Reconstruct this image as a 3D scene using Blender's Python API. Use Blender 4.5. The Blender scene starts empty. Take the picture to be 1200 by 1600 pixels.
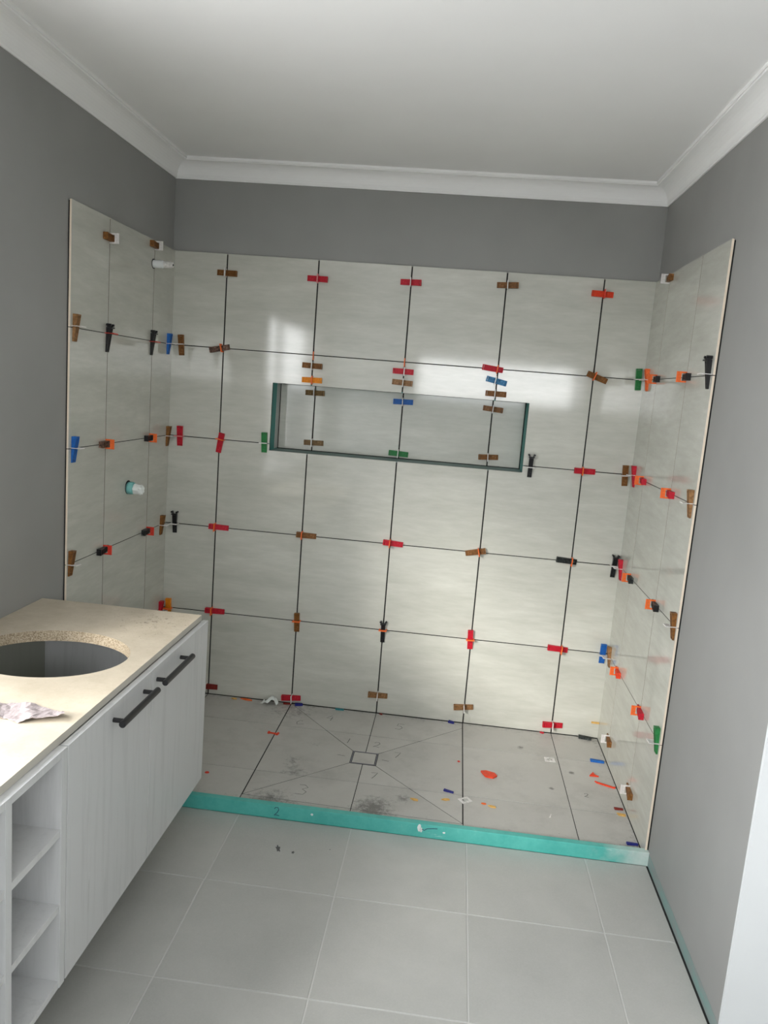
import bpy, bmesh, math, random
from mathutils import Vector, Matrix

C = bpy.context.scene.collection
S = bpy.context.scene

# ------------------------------------------------------------------ camera
cam_d = bpy.data.cameras.new('camera')
cam = bpy.data.objects.new('camera', cam_d)
C.objects.link(cam)
YAW, PIT, ROL = -0.086, -0.1583, 0.0793
cyw, syw = math.cos(YAW), math.sin(YAW)
cp, sp = math.cos(PIT), math.sin(PIT)
fwd = Vector((syw*cp, cyw*cp, sp))
r0 = Vector((cyw, -syw, 0)); u0 = r0.cross(fwd)
rgt = math.cos(ROL)*r0 + math.sin(ROL)*u0
upv = -math.sin(ROL)*r0 + math.cos(ROL)*u0
mw = Matrix((rgt, upv, -fwd)).transposed().to_4x4()
mw.translation = Vector((1.1866, -3.8195, 1.671))
cam.matrix_world = mw
cam_d.sensor_fit = 'HORIZONTAL'
cam_d.sensor_width = 36.0
cam_d.lens = 36.0*1214.3/1200.0
cam_d.clip_start = 0.02
S.camera = cam

# ------------------------------------------------------------------ view, world, light
S.view_settings.view_transform = 'Standard'
S.view_settings.look = 'None'
S.view_settings.gamma = 1.0
S.view_settings.use_curve_mapping = False
S.view_settings.exposure = 0.0
S.cycles.max_bounces = 10
S.cycles.diffuse_bounces = 7
S.cycles.glossy_bounces = 4
S.cycles.caustics_reflective = False
S.cycles.caustics_refractive = False

SKY = 13.5
w = bpy.data.worlds.new('overcast_sky'); S.world = w
w.use_nodes = True
bg = w.node_tree.nodes['Background']
bg.inputs[0].default_value = (0.97, 0.985, 1.0, 1)
bg.inputs[1].default_value = SKY

def portal(loc, rot, sx, sy):
    l = bpy.data.lights.new('daylight_portal', 'AREA')
    l.shape = 'RECTANGLE'; l.size = sx; l.size_y = sy
    l.cycles.is_portal = True
    o = bpy.data.objects.new('daylight_portal', l); C.objects.link(o)
    o.location = loc; o.rotation_euler = rot

sun_d = bpy.data.lights.new('sun', 'SUN'); sun_d.energy = 3.6; sun_d.angle = math.radians(13); sun_d.color = (1.0, 0.96, 0.9)
sun = bpy.data.objects.new('sun', sun_d); C.objects.link(sun)
sun.rotation_euler = Vector((0.52, 0.84, -0.36)).to_track_quat('-Z', 'Y').to_euler()

# ------------------------------------------------------------------ helpers
def mat(name, col, rough=0.5, spec=0.5, metal=0.0):
    m = bpy.data.materials.new(name); m.use_nodes = True
    b = m.node_tree.nodes['Principled BSDF']
    b.inputs['Base Color'].default_value = (*col, 1)
    b.inputs['Roughness'].default_value = rough
    b.inputs['Specular IOR Level'].default_value = spec
    b.inputs['Metallic'].default_value = metal
    return m

class NT:
    def __init__(s, m): s.n = m.node_tree.nodes; s.l = m.node_tree.links; s.b = s.n['Principled BSDF']
    def new(s, t, **k):
        x = s.n.new(t)
        for a, v in k.items(): setattr(x, a, v)
        return x
    def link(s, a, b): s.l.new(a, b)
    def coord(s, scale=(1, 1, 1)):
        t = s.new('ShaderNodeTexCoord'); mp = s.new('ShaderNodeMapping')
        mp.inputs['Scale'].default_value = scale
        s.link(t.outputs['Object'], mp.inputs[0]); return mp.outputs[0]
    def noise(s, vec, scale, detail=4, rough=0.55, w=None, dist=0.0):
        t = s.new('ShaderNodeTexNoise')
        if w is not None: t.noise_dimensions = '4D'; s.link(w, t.inputs['W'])
        t.inputs['Scale'].default_value = scale; t.inputs['Detail'].default_value = detail
        t.inputs['Roughness'].default_value = rough; t.inputs['Distortion'].default_value = dist
        s.link(vec, t.inputs['Vector']); return t.outputs['Fac']
    def ramp(s, fac, stops):
        r = s.new('ShaderNodeValToRGB'); e = r.color_ramp.elements
        while len(e) < len(stops): e.new(0.5)
        for x, (p, c) in zip(e, stops): x.position = p; x.color = (*c, 1) if len(c) == 3 else c
        s.link(fac, r.inputs[0]); return r.outputs[0]
    def mapr(s, fac, a, b, c=0.0, d=1.0):
        m_ = s.new('ShaderNodeMapRange'); s.link(fac, m_.inputs[0])
        for i, v in zip((1, 2, 3, 4), (a, b, c, d)): m_.inputs[i].default_value = v
        return m_.outputs[0]
    def math(s, op, a, b=None):
        m_ = s.new('ShaderNodeMath', operation=op)
        for i, v in enumerate((a, b)):
            if v is None: continue
            if isinstance(v, (int, float)): m_.inputs[i].default_value = v
            else: s.link(v, m_.inputs[i])
        return m_.outputs[0]
    def mix(s, fac, a, b):
        m_ = s.new('ShaderNodeMix', data_type='RGBA')
        if isinstance(fac, (int, float)): m_.inputs[0].default_value = fac
        else: s.link(fac, m_.inputs[0])
        for i, v in ((6, a), (7, b)):
            if isinstance(v, tuple): m_.inputs[i].default_value = (*v, 1)
            else: s.link(v, m_.inputs[i])
        return m_.outputs[2]
    def bump(s, h, strength, dist=0.001):
        b = s.new('ShaderNodeBump'); b.inputs['Strength'].default_value = strength
        b.inputs['Distance'].default_value = dist
        s.link(h, b.inputs['Height']); s.link(b.outputs[0], s.b.inputs['Normal'])
    def col(s, c): s.link(c, s.b.inputs['Base Color'])

def paint(name, c, rough, var=0.06):
    m = mat(name, c, rough, 0.3); t = NT(m); v = t.coord()
    n = t.noise(v, 2.2, 3)
    t.col(t.ramp(n, [(0.3, tuple(x*(1-var) for x in c)), (0.7, tuple(min(1, x*(1+var)) for x in c))]))
    t.bump(t.noise(v, 260, 2), 0.10, 0.0008)
    return m

GREY_WALL = (0.285, 0.285, 0.276)
M_wall = paint('grey_wall_paint', GREY_WALL, 0.55)
M_white = paint('white_ceiling_paint', (0.84, 0.84, 0.835), 0.7, 0.02)
M_trimwhite = paint('white_cornice_paint', (0.87, 0.87, 0.865), 0.55, 0.02)
M_lightwall = paint('pale_wall_paint', (0.64, 0.66, 0.67), 0.6, 0.03)

def glaze(name, lo, hi, rough, stretch, bumpy, spec=0.5, streak=9.0):
    m = mat(name, hi, rough, spec); t = NT(m)
    at = t.new('ShaderNodeAttribute', attribute_name='tile_id')
    wv = t.math('MULTIPLY', at.outputs['Fac'], 37.0)
    v = t.coord(stretch)
    n1 = t.noise(v, 1.6, 6, 0.6, wv, 0.6); n2 = t.noise(v, streak, 5, 0.65, wv)
    n = t.math('ADD', t.math('MULTIPLY', n1, 0.6), t.math('MULTIPLY', n2, 0.4))
    t.col(t.ramp(n, [(0.32, lo), (0.52, tuple((a+b)/2 for a, b in zip(lo, hi))), (0.68, hi)]))
    if bumpy:
        t.bump(t.noise(t.coord(), 120, 2, 0.5), bumpy, 0.001)
    return m
M_tile = glaze('glossy_stone_look_wall_tile', (0.425, 0.425, 0.375), (0.57, 0.57, 0.515), 0.08, (1, 1, 5), 0.05)
M_tilebody = mat('cream_ceramic_tile_body', (0.72, 0.62, 0.50), 0.8)
M_gap = mat('black_gap_shade', (0.009, 0.009, 0.009), 0.9)  # black stands in for the shade inside open seams and holes
M_sidegap = mat('black_side_gap_shade', (0.008, 0.008, 0.008), 0.9)  # shade behind the side wall tiles, painted as black
M_grout = mat('pale_floor_grout', (0.54, 0.54, 0.52), 0.8)
M_floorbody = mat('grey_porcelain_tile_body', (0.33, 0.33, 0.32), 0.8)

def floor_mat(name, lo, hi, rough, stains=None):
    m = glaze(name, lo, hi, rough, (1, 1, 1), 0.0, 0.4, 6.0); t = NT(m)
    base = t.b.inputs['Base Color'].links[0].from_socket
    v = t.coord()
    fine = t.noise(v, 180, 2)
    c = t.mix(t.mapr(fine, 0.35, 0.75, 0, 0.25), base, (0.50, 0.50, 0.48))
    if stains:
        tot = None
        geo = t.new('ShaderNodeNewGeometry')
        for (x, y, r, k) in stains:
            d = t.new('ShaderNodeVectorMath', operation='DISTANCE')
            t.link(geo.outputs['Position'], d.inputs[0]); d.inputs[1].default_value = (x, y, 0)
            f = t.mapr(d.outputs['Value'], 0.0, r, k, 0.0)
            tot = f if tot is None else t.math('ADD', tot, f)
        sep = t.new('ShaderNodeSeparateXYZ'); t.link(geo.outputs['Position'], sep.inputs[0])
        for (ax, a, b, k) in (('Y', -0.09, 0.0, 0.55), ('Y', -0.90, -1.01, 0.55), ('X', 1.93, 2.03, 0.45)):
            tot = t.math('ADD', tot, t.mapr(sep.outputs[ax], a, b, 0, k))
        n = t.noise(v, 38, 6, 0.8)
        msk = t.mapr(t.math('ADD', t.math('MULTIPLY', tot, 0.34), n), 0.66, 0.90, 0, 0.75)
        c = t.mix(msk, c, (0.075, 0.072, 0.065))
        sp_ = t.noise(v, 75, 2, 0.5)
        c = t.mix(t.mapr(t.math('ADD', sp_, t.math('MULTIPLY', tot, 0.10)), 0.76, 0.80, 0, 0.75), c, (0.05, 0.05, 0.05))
        dust = t.noise(v, 5, 5, 0.7)
        c = t.mix(t.mapr(dust, 0.5, 0.75, 0, 0.28), c, (0.16, 0.15, 0.135))
    t.col(c)
    return m
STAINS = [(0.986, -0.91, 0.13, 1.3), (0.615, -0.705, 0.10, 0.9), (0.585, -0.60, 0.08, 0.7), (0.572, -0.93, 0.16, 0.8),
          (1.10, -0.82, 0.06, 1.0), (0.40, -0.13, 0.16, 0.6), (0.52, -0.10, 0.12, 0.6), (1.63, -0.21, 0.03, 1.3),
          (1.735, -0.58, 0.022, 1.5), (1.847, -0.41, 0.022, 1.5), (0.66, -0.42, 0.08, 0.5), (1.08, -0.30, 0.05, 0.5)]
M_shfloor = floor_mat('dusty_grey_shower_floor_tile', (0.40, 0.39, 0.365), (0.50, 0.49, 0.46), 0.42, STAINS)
M_floor = floor_mat('matt_grey_floor_tile', (0.37, 0.37, 0.35), (0.47, 0.47, 0.445), 0.36)

def wood(name, lo, hi, rough=0.45):
    m = mat(name, hi, rough); t = NT(m); v = t.coord((14, 14, 1.0))
    n = t.noise(v, 2.4, 8, 0.7, None, 0.35)
    c = t.ramp(n, [(0.34, lo), (0.5, hi), (1, hi)])
    k = t.noise(t.coord((26, 26, 4)), 1.2, 3, 0.5)
    c = t.mix(t.mapr(k, 0.74, 0.82, 0, 0.35), c, (0.22, 0.22, 0.21))
    t.col(c); t.bump(n, 0.12, 0.0006); return m
M_cab = wood('white_washed_woodgrain_laminate', (0.53, 0.535, 0.535), (0.585, 0.59, 0.59))
M_cabin = wood('shaded_vanity_interior', (0.30, 0.31, 0.26), (0.32, 0.33, 0.28))  # shade inside the white cabinet is put into this darker colour
M_edge = mat('light_grey_edge_strip', (0.42, 0.43, 0.42), 0.5)

M_bench = mat('cream_stone_benchtop', (0.62, 0.55, 0.44), 0.7); t = NT(M_bench); v = t.coord()
c = t.ramp(t.noise(v, 9, 6, 0.7), [(0.3, (0.41, 0.355, 0.27)), (0.7, (0.52, 0.46, 0.365))])
c = t.mix(t.mapr(t.noise(v, 170, 3, 0.6), 0.56, 0.72, 0, 0.5), c, (0.40, 0.33, 0.24))
geo = t.new('ShaderNodeNewGeometry'); dd = t.new('ShaderNodeVectorMath', operation='DISTANCE')
t.link(geo.outputs['Position'], dd.inputs[0]); dd.inputs[1].default_value = (0.20, -1.30, 0.809)
near = t.mapr(dd.outputs['Value'], 0.0, 0.26, 0.15, 0.0)
c = t.mix(t.mapr(t.math('ADD', t.noise(v, 60, 4, 0.8), near), 0.68, 0.76, 0, 0.8), c, (0.16, 0.13, 0.10))
t.col(c); t.bump(t.noise(v, 170, 3), 0.2, 0.001)
M_benchcut = mat('rough_cut_speckled_edge', (0.5, 0.4, 0.28), 0.9); t = NT(M_benchcut); v = t.coord()
t.col(t.ramp(t.noise(v, 230, 3, 0.6), [(0.36, (0.17, 0.13, 0.08)), (0.5, (0.31, 0.25, 0.17)), (0.66, (0.42, 0.36, 0.27))]))

M_teal = mat('teal_waterproof_membrane', (0.06, 0.40, 0.36), 0.45); t = NT(M_teal); v = t.coord()
c = t.ramp(t.noise(v, 11, 6, 0.7), [(0.3, (0.055, 0.36, 0.32)), (0.66, (0.10, 0.46, 0.405)), (0.8, (0.24, 0.56, 0.51))])
geo = t.new('ShaderNodeNewGeometry'); sep = t.new('ShaderNodeSeparateXYZ'); t.link(geo.outputs['Position'], sep.inputs[0])
e = t.math('ADD', t.mapr(sep.outputs['X'], 1.70, 2.02, 0, 1), t.math('MULTIPLY', t.math('SUBTRACT', t.noise(v, 14, 5), 0.5), 0.9))
c = t.mix(t.mapr(e, 0.45, 1.0, 0, 0.85), c, (0.62, 0.66, 0.63))
sc_ = t.noise(t.coord((1, 8, 8)), 5, 5, 0.7)
c = t.mix(t.mapr(sc_, 0.66, 0.74, 0, 0.5), c, (0.75, 0.85, 0.82))
t.col(c); t.bump(t.noise(v, 60, 3), 0.3, 0.001)
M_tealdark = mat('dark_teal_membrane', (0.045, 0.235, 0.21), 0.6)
M_residue = mat('faded_teal_residue_on_paint', (0.2, 0.35, 0.33), 0.6); t = NT(M_residue); v = t.coord((1, 1.5, 6))
t.col(t.ramp(t.noise(v, 6, 5, 0.7), [(0.35, (0.235, 0.245, 0.24)), (0.65, (0.17, 0.29, 0.27)), (0.8, (0.32, 0.34, 0.335))]))

M_black = mat('matt_black_metal', (0.012, 0.012, 0.013), 0.38)
M_pencil = mat('pencil_line', (0.06, 0.06, 0.06), 0.7)
M_bluepen = mat('dark_ink_mark', (0.02, 0.04, 0.10), 0.6)
M_steel = mat('brushed_steel_frame', (0.20, 0.20, 0.24), 0.35, 0.5, 0.8)
M_card = mat('pinkish_grey_torn_card', (0.50, 0.45, 0.44), 0.9); t = NT(M_card); v = t.coord((3, 1, 1))
t.col(t.ramp(t.noise(v, 40, 4, 0.7), [(0.35, (0.24, 0.20, 0.20)), (0.6, (0.38, 0.33, 0.33))]))
M_pipewhite = mat('white_plastic_fitting', (0.70, 0.72, 0.72), 0.3)
M_pipeteal = mat('teal_sealant_collar', (0.16, 0.42, 0.40), 0.5)
M_tape = mat('white_thread_tape', (0.72, 0.75, 0.73), 0.6)
M_alu = mat('white_aluminium_frame', (0.7, 0.7, 0.7), 0.4)
M_paving = mat('outdoor_concrete_paving', (0.50, 0.485, 0.46), 0.9)

PL = {}
def plastic(n, c, rough=0.5, var=0.12):
    m = mat(n + '_plastic', c, rough, 0.3); t = NT(m)
    k = t.noise(t.coord(), 90, 3, 0.6)
    t.col(t.ramp(k, [(0.3, tuple(x*(1-var*2) for x in c)), (0.62, c), (0.8, tuple(x*(1-var)+var*0.5 for x in c))]))
    PL[n] = m
plastic('red', (0.52, 0.012, 0.030)); plastic('darkred', (0.20, 0.018, 0.012))
plastic('brown', (0.23, 0.095, 0.022), var=0.25); plastic('tan', (0.30, 0.155, 0.062), var=0.25)
plastic('olive', (0.20, 0.115, 0.035), var=0.25); plastic('mudbrown', (0.20, 0.11, 0.075), 0.6, 0.6)
plastic('orange', (0.85, 0.16, 0.035)); plastic('orange_red', (0.75, 0.06, 0.02))
plastic('redstrap', (0.68, 0.05, 0.03)); plastic('pink', (0.70, 0.25, 0.25))
plastic('amber', (0.80, 0.28, 0.015)); plastic('blue', (0.015, 0.12, 0.42)); plastic('sky', (0.06, 0.24, 0.46), var=0.3)
plastic('green', (0.025, 0.20, 0.055)); plastic('black', (0.012, 0.012, 0.013), 0.4)
plastic('charcoal', (0.035, 0.042, 0.04), 0.5, 0.9)
plastic('white', (0.72, 0.70, 0.68)); plastic('metal', (0.62, 0.62, 0.58), 0.25)
plastic('navy', (0.02, 0.025, 0.20)); plastic('yellow', (0.70, 0.42, 0.12)); plastic('tealbit', (0.03, 0.22, 0.25))

def obj(name, bm, m, parent=None, smooth=False):
    me = bpy.data.meshes.new(name)
    bmesh.ops.recalc_face_normals(bm, faces=bm.faces)
    bm.to_mesh(me); bm.free()
    for x in (m if isinstance(m, (list, tuple)) else [m]): me.materials.append(x)
    if smooth:
        for p in me.polygons: p.use_smooth = True
    o = bpy.data.objects.new(name, me); C.objects.link(o)
    if parent is not None: o.parent = parent
    return o

def tag(o, label, cat, group=None, kind=None):
    if label: o['label'] = label
    if cat: o['category'] = cat
    if group: o['group'] = group
    if kind: o['kind'] = kind
    return o

def empty(name, loc=(0, 0, 0)):
    o = bpy.data.objects.new(name, None); C.objects.link(o); o.location = loc
    o.empty_display_size = 0.05
    return o

def struct(name, bm, m, label=None):
    o = obj(name, bm, m); o['kind'] = 'structure'
    if label: o['label'] = label; 
    return o

def box(bm, x0, x1, y0, y1, z0, z1, mi=0, bevel=0.0):
    vs = [bm.verts.new(p) for p in ((x0, y0, z0), (x1, y0, z0), (x1, y1, z0), (x0, y1, z0), (x0, y0, z1), (x1, y0, z1), (x1, y1, z1), (x0, y1, z1))]
    fs = [bm.faces.new([vs[i] for i in q]) for q in ((0, 3, 2, 1), (4, 5, 6, 7), (0, 1, 5, 4), (1, 2, 6, 5), (2, 3, 7, 6), (3, 0, 4, 7))]
    for f in fs: f.material_index = mi
    if bevel:
        es = list({e for f in fs for e in f.edges})
        bmesh.ops.bevel(bm, geom=es, offset=bevel, segments=2, affect='EDGES', profile=0.6)
    return fs

def bx(*a, **k):
    bm = bmesh.new(); box(bm, *a, **k); return bm

def cyl(bm, p0, p1, r0_, r1_=None, n=20, mi=0, caps=True):
    p0, p1 = Vector(p0), Vector(p1); r1_ = r0_ if r1_ is None else r1_
    d = (p1-p0).normalized(); a = d.orthogonal().normalized(); b = d.cross(a)
    R0 = [bm.verts.new(p0+(a*math.cos(2*math.pi*i/n)+b*math.sin(2*math.pi*i/n))*r0_) for i in range(n)]
    R1 = [bm.verts.new(p1+(a*math.cos(2*math.pi*i/n)+b*math.sin(2*math.pi*i/n))*r1_) for i in range(n)]
    for i in range(n):
        f = bm.faces.new((R0[i], R0[(i+1) % n], R1[(i+1) % n], R1[i])); f.material_index = mi
    if caps:
        bm.faces.new(R0).material_index = mi; bm.faces.new(R1[::-1]).material_index = mi

def lathe(bm, prof, org, axis, n=24):
    org = Vector(org); d = Vector(axis).normalized(); a = d.orthogonal().normalized(); b = d.cross(a)
    rings = []
    for h, r in prof:
        rings.append([bm.verts.new(org+d*h+(a*math.cos(2*math.pi*i/n)+b*math.sin(2*math.pi*i/n))*max(r, 1e-4)) for i in range(n)])
    for A, B in zip(rings, rings[1:]):
        for i in range(n): bm.faces.new((A[i], A[(i+1) % n], B[(i+1) % n], B[i]))
    bm.faces.new(rings[0]); bm.faces.new(rings[-1][::-1])

# polygon clipping: keep the side where n.p <= d
def clip(poly, nx, ny, d):
    out = []
    for i in range(len(poly)):
        a, b = poly[i], poly[(i+1) % len(poly)]
        da, db = nx*a[0]+ny*a[1]-d, nx*b[0]+ny*b[1]-d
        if da <= 0: out.append(a)
        if (da < 0 < db) or (db < 0 < da):
            s = da/(da-db); out.append((a[0]+(b[0]-a[0])*s, a[1]+(b[1]-a[1])*s))
    return out if len(out) > 2 else []
def area(p): return abs(sum(p[i][0]*p[(i+1) % len(p)][1]-p[(i+1) % len(p)][0]*p[i][1] for i in range(len(p))))/2
def split(polys, p, q, gap):
    nx, ny = q[1]-p[1], p[0]-q[0]; L = math.hypot(nx, ny); nx /= L; ny /= L; d = nx*p[0]+ny*p[1]
    out = []
    for P in polys:
        for s in (1, -1):
            c = clip(P, s*nx, s*ny, s*d-gap/2)
            if c and area(c) > 1e-5: out.append(c)
    return out
def rect(x0, x1, y0, y1): return [(x0, y0), (x1, y0), (x1, y1), (x0, y1)]

def slab_mesh(pieces, to3, depth, nrm, name, mats, parent, bev=0.0008):
    """pieces: (polygon, id).  to3 maps 2D to the face plane, the slab goes back along -nrm"""
    bm = bmesh.new(); lay = bm.faces.layers.float.new('tile_id'); nrm = Vector(nrm)
    bev0 = bev
    for pc_ in pieces:
        poly, tid = pc_[:2]; bev = 0.00002 if len(pc_) > 2 and pc_[2] else bev0
        F = [Vector(to3(*p)) for p in poly]
        cen = sum(F, Vector())/len(F)
        ins = []
        for f_ in F:
            dd = (cen-f_); ins.append(f_+dd.normalized()*bev*1.4)
        a = [bm.verts.new(p) for p in ins]; m_ = [bm.verts.new(p-nrm*bev) for p in F]; b = [bm.verts.new(p-nrm*depth) for p in F]
        n = len(F)
        f = bm.faces.new(a); f[lay] = tid
        for i in range(n):
            j = (i+1) % n
            g = bm.faces.new((a[i], a[j], m_[j], m_[i])); g[lay] = tid
            g = bm.faces.new((m_[i], m_[j], b[j], b[i])); g[lay] = tid; g.material_index = 1
    # every slab is an open shell: orient each so the face looks along nrm
    me = bpy.data.meshes.new(name)
    for f in bm.faces:
        f.normal_update()
    for f in bm.faces:
        if f.normal.dot(nrm) < -0.2: f.normal_flip()
    bm.to_mesh(me); bm.free()
    for x in mats: me.materials.append(x)
    o = bpy.data.objects.new(name, me); C.objects.link(o)
    if parent is not None: o.parent = parent
    return o

# ------------------------------------------------------------------ room dimensions (metres)
XL, XR = -0.263, 2.033             # tile faces left and right
WL, WR, WB = -0.277, 2.047, 0.014  # plaster faces
ZF, ZC = -0.026, 2.672             # bathroom floor, ceiling
YR, YEND, XFAR = -1.836, -4.5, 3.35
P = 0.45
NX0, NX1, NZ0, NZ1, ND = 0.257, 1.515, 1.316, 1.652, 0.17

# ------------------------------------------------------------------ structure
bm = bmesh.new()
T = 0.25
for a in ((WL-T, NX0-.004, 0), (NX1+.004, WR+T, 0)): box(bm, a[0], a[1], WB, WB+T, -0.2, ZC+.1)
box(bm, NX0-.004, NX1+.004, WB, WB+T, -0.2, NZ0-.004); box(bm, NX0-.004, NX1+.004, WB, WB+T, NZ1+.004, ZC+.1)
wall_back = struct('wall_back', bm, M_wall)
# left wall with the window above the vanity
WY0, WY1, WZ0, WZ1 = -4.30, -2.02, 0.85, 2.20
bm = bmesh.new()
box(bm, WL-.2, WL, WY1, WB, -0.2, ZC+.1); box(bm, WL-.2, WL, YEND-.2, WY0, -0.2, ZC+.1)
box(bm, WL-.2, WL, WY0, WY1, -0.2, WZ0); box(bm, WL-.2, WL, WY0, WY1, WZ1, ZC+.1)
wall_left = struct('wall_left', bm, M_wall)
wall_right = struct('wall_right', bx(WR, WR+.12, YR, WB, -0.2, ZC+.1), M_wall)
wall_return = struct('wall_return', bx(WR+.0005, XFAR, YR-.012, YR, -0.2, ZC+.1), M_lightwall)
struct('wall_far_right', bx(XFAR, XFAR+.15, YEND-.2, YR, -0.2, ZC+.1), M_wall)
# rear wall with the wide highlight window behind the camera
DX0, DX1, DZ0, DZ1 = 0.60, 2.95, 1.50, 2.12
bm = bmesh.new()
box(bm, DX0, DX1, YEND-.2, YEND, -0.2, DZ0)
box(bm, WL-.2, DX0, YEND-.2, YEND, -0.2, ZC+.1); box(bm, DX1, XFAR+.15, YEND-.2, YEND, -0.2, ZC+.1)
box(bm, DX0, DX1, YEND-.2, YEND, DZ1, ZC+.1)
struct('wall_rear', bm, M_lightwall)
ceiling = struct('ceiling', bx(WL-.2, XFAR+.15, YEND-.2, WB+T, ZC, ZC+.15), M_white)
struct('ground', bx(-14, 14, -22, YEND-.2, -0.3, -0.12), M_paving)

def window(name, x0, x1, y, z0, z1, mull, axis):
    bm = bmesh.new(); fw = 0.05 if axis == 'y' else 0.11
    segs = [x0]+mull+[x1]
    for s in segs:
        c0 = s-(0 if s == x0 else fw if s == x1 else fw/2)
        if axis == 'x': box(bm, c0, c0+fw, y-.13, y-.07, z0, z1)
        else: box(bm, y-.13, y-.07, c0, c0+fw, z0, z1)
    for z in (z0, z1-fw):
        if axis == 'x': box(bm, x0, x1, y-.13, y-.07, z, z+fw)
        else: box(bm, y-.13, y-.07, x0, x1, z, z+fw)
    return struct(name, bm, M_alu)
blocker = struct('added_outside_blocker', bx(-6, 10, -8.1, -8.0, -0.3, 1.58), mat('dark_grey_blocker', (0.10, 0.10, 0.10), 0.8))  # added, out of view: darkens the lower part of the window reflection
window('window_2', DX0, DX1, YEND, DZ0, DZ1, [2.40], 'x')
window('window_1', WY0, WY1, WL, WZ0, WZ1, [-2.75], 'y')
portal(((DX0+DX1)/2, YEND-.04, (DZ0+DZ1)/2), (math.radians(90), 0, 0), DX1-DX0, DZ1-DZ0)
portal((WL-.04, (WY0+WY1)/2, (WZ0+WZ1)/2), (0, math.radians(-90), 0), WZ1-WZ0, WY1-WY0)

# cornices: cove profile (distance from wall, height), mitred at the corners
COVE = [(0, 2.586), (0.006, 2.586), (0.008, 2.592)]
for i in range(9):
    a = math.radians(90*i/8); COVE.append((0.010+0.058*(1-math.cos(a)), 2.594+0.062*math.sin(a)))
COVE += [(0.074, 2.656), (0.076, 2.660), (0.081, 2.660), (0.081, ZC), (0, ZC)]
def cornice(name, p0, p1, nrm, m0, m1):
    """m0/m1: how far each end moves inwards per unit of distance from the wall"""
    bm = bmesh.new(); p0, p1, nrm = Vector(p0), Vector(p1), Vector(nrm); d = (p1-p0).normalized()
    A = [bm.verts.new(p0+nrm*q+d*(q*m0)+Vector((0, 0, z))) for q, z in COVE]
    B = [bm.verts.new(p1+nrm*q-d*(q*m1)+Vector((0, 0, z))) for q, z in COVE]
    n = len(COVE)
    for i in range(n): bm.faces.new((A[i], A[(i+1) % n], B[(i+1) % n], B[i]))
    bm.faces.new(A[::-1]); bm.faces.new(B)
    return struct(name, bm, M_trimwhite)
cornice('trim_1', (WL, WB, 0), (WR, WB, 0), (0, -1, 0), 1, 1)
cornice('trim_2', (WL, YEND, 0), (WL, WB, 0), (1, 0, 0), 0, 1)
cornice('trim_3', (WR, YR-.012, 0), (WR, WB, 0), (-1, 0, 0), -1, 1)
cornice('trim_4', (WR, YR-.012, 0), (XFAR, YR-.012, 0), (0, -1, 0), -1, 0)

# ------------------------------------------------------------------ wall tiling
G = 0.0064
rnd = random.Random(5)
def grid_pieces(x0, x1, z0, z1, xs, zs, hole=None, G=G):
    ex = [x0]+list(xs)+[x1]; ez = [z0]+list(zs)+[z1]; out = []
    for i in range(len(ex)-1):
        for j in range(len(ez)-1):
            a = ex[i]+(G/2 if i else 0.001); b = ex[i+1]-(G/2 if i < len(ex)-2 else 0.001)
            c_ = ez[j]+(G*.33 if j else 0.003); d = ez[j+1]-(G*.33 if j < len(ez)-2 else 0)
            tid = rnd.random(); ps = [rect(a, b, c_, d)]
            if hole:
                hx0, hx1, hz0, hz1 = hole
                for (p, q) in (((hx0, 0), (hx0, 1)), ((hx1, 0), (hx1, 1)), ((0, hz0), (1, hz0)), ((0, hz1), (1, hz1))):
                    if not (b < hx0 or a > hx1 or d < hz0 or c_ > hz1): ps = split(ps, p, q, 0.0)
                keep = []
                for pp in ps:
                    mx = sum(v_[0] for v_ in pp)/len(pp); mz = sum(v_[1] for v_ in pp)/len(pp)
                    if not (hx0 < mx < hx1 and hz0 < mz < hz1): keep.append(pp)
                ps = keep
            for pp in ps: out.append((pp, tid, len(ps) > 1))
    return out
ROWS = [P, 2*P, 3*P, 4*P]; TOP = 2.25
bt = slab_mesh(grid_pieces(XL-.007, XR+.007, 0, TOP, [0, P, 2*P, 3*P, 4*P], ROWS, (NX0, NX1, NZ0, NZ1)),
          lambda a, b: (a, 0, b), 0.010, (0, -1, 0), 'wall_tiling', [M_tile, M_tilebody], wall_back)
slab_mesh(grid_pieces(-1.021, 0.0005, 0, TOP, [-0.71, -0.25], ROWS, None, .0046), lambda a, b: (XL, a, b), 0.008, (1, 0, 0), 'wall_tiling', [M_tile, M_tilebody], wall_left, .0002)
slab_mesh(grid_pieces(-1.026, 0.0005, 0, TOP, [-0.71, -0.25], ROWS, None, .0046), lambda a, b: (XR, a, b), 0.008, (-1, 0, 0), 'wall_tiling', [M_tile, M_tilebody], wall_right, .0002)
# adhesive bed behind the tiles, coloured black for the shade in open seams and along free edges
bm = bmesh.new()
for q in ((XL, NX0, .002, TOP-.004), (NX1, XR, .002, TOP-.004), (NX0, NX1, .002, NZ0-.001), (NX0, NX1, NZ1+.001, TOP-.004)):
    box(bm, q[0], q[1], 0.0012, WB, q[2], q[3])
obj('adhesive_bed', bm, M_gap, wall_back)
obj('adhesive_bed', bx(WL, XL-.0006, -1.0165, 0, .002, TOP-.004), M_sidegap, wall_left)
obj('adhesive_bed', bx(XR+.0006, WR, -1.0215, 0, .002, TOP-.004), M_sidegap, wall_right)
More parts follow.
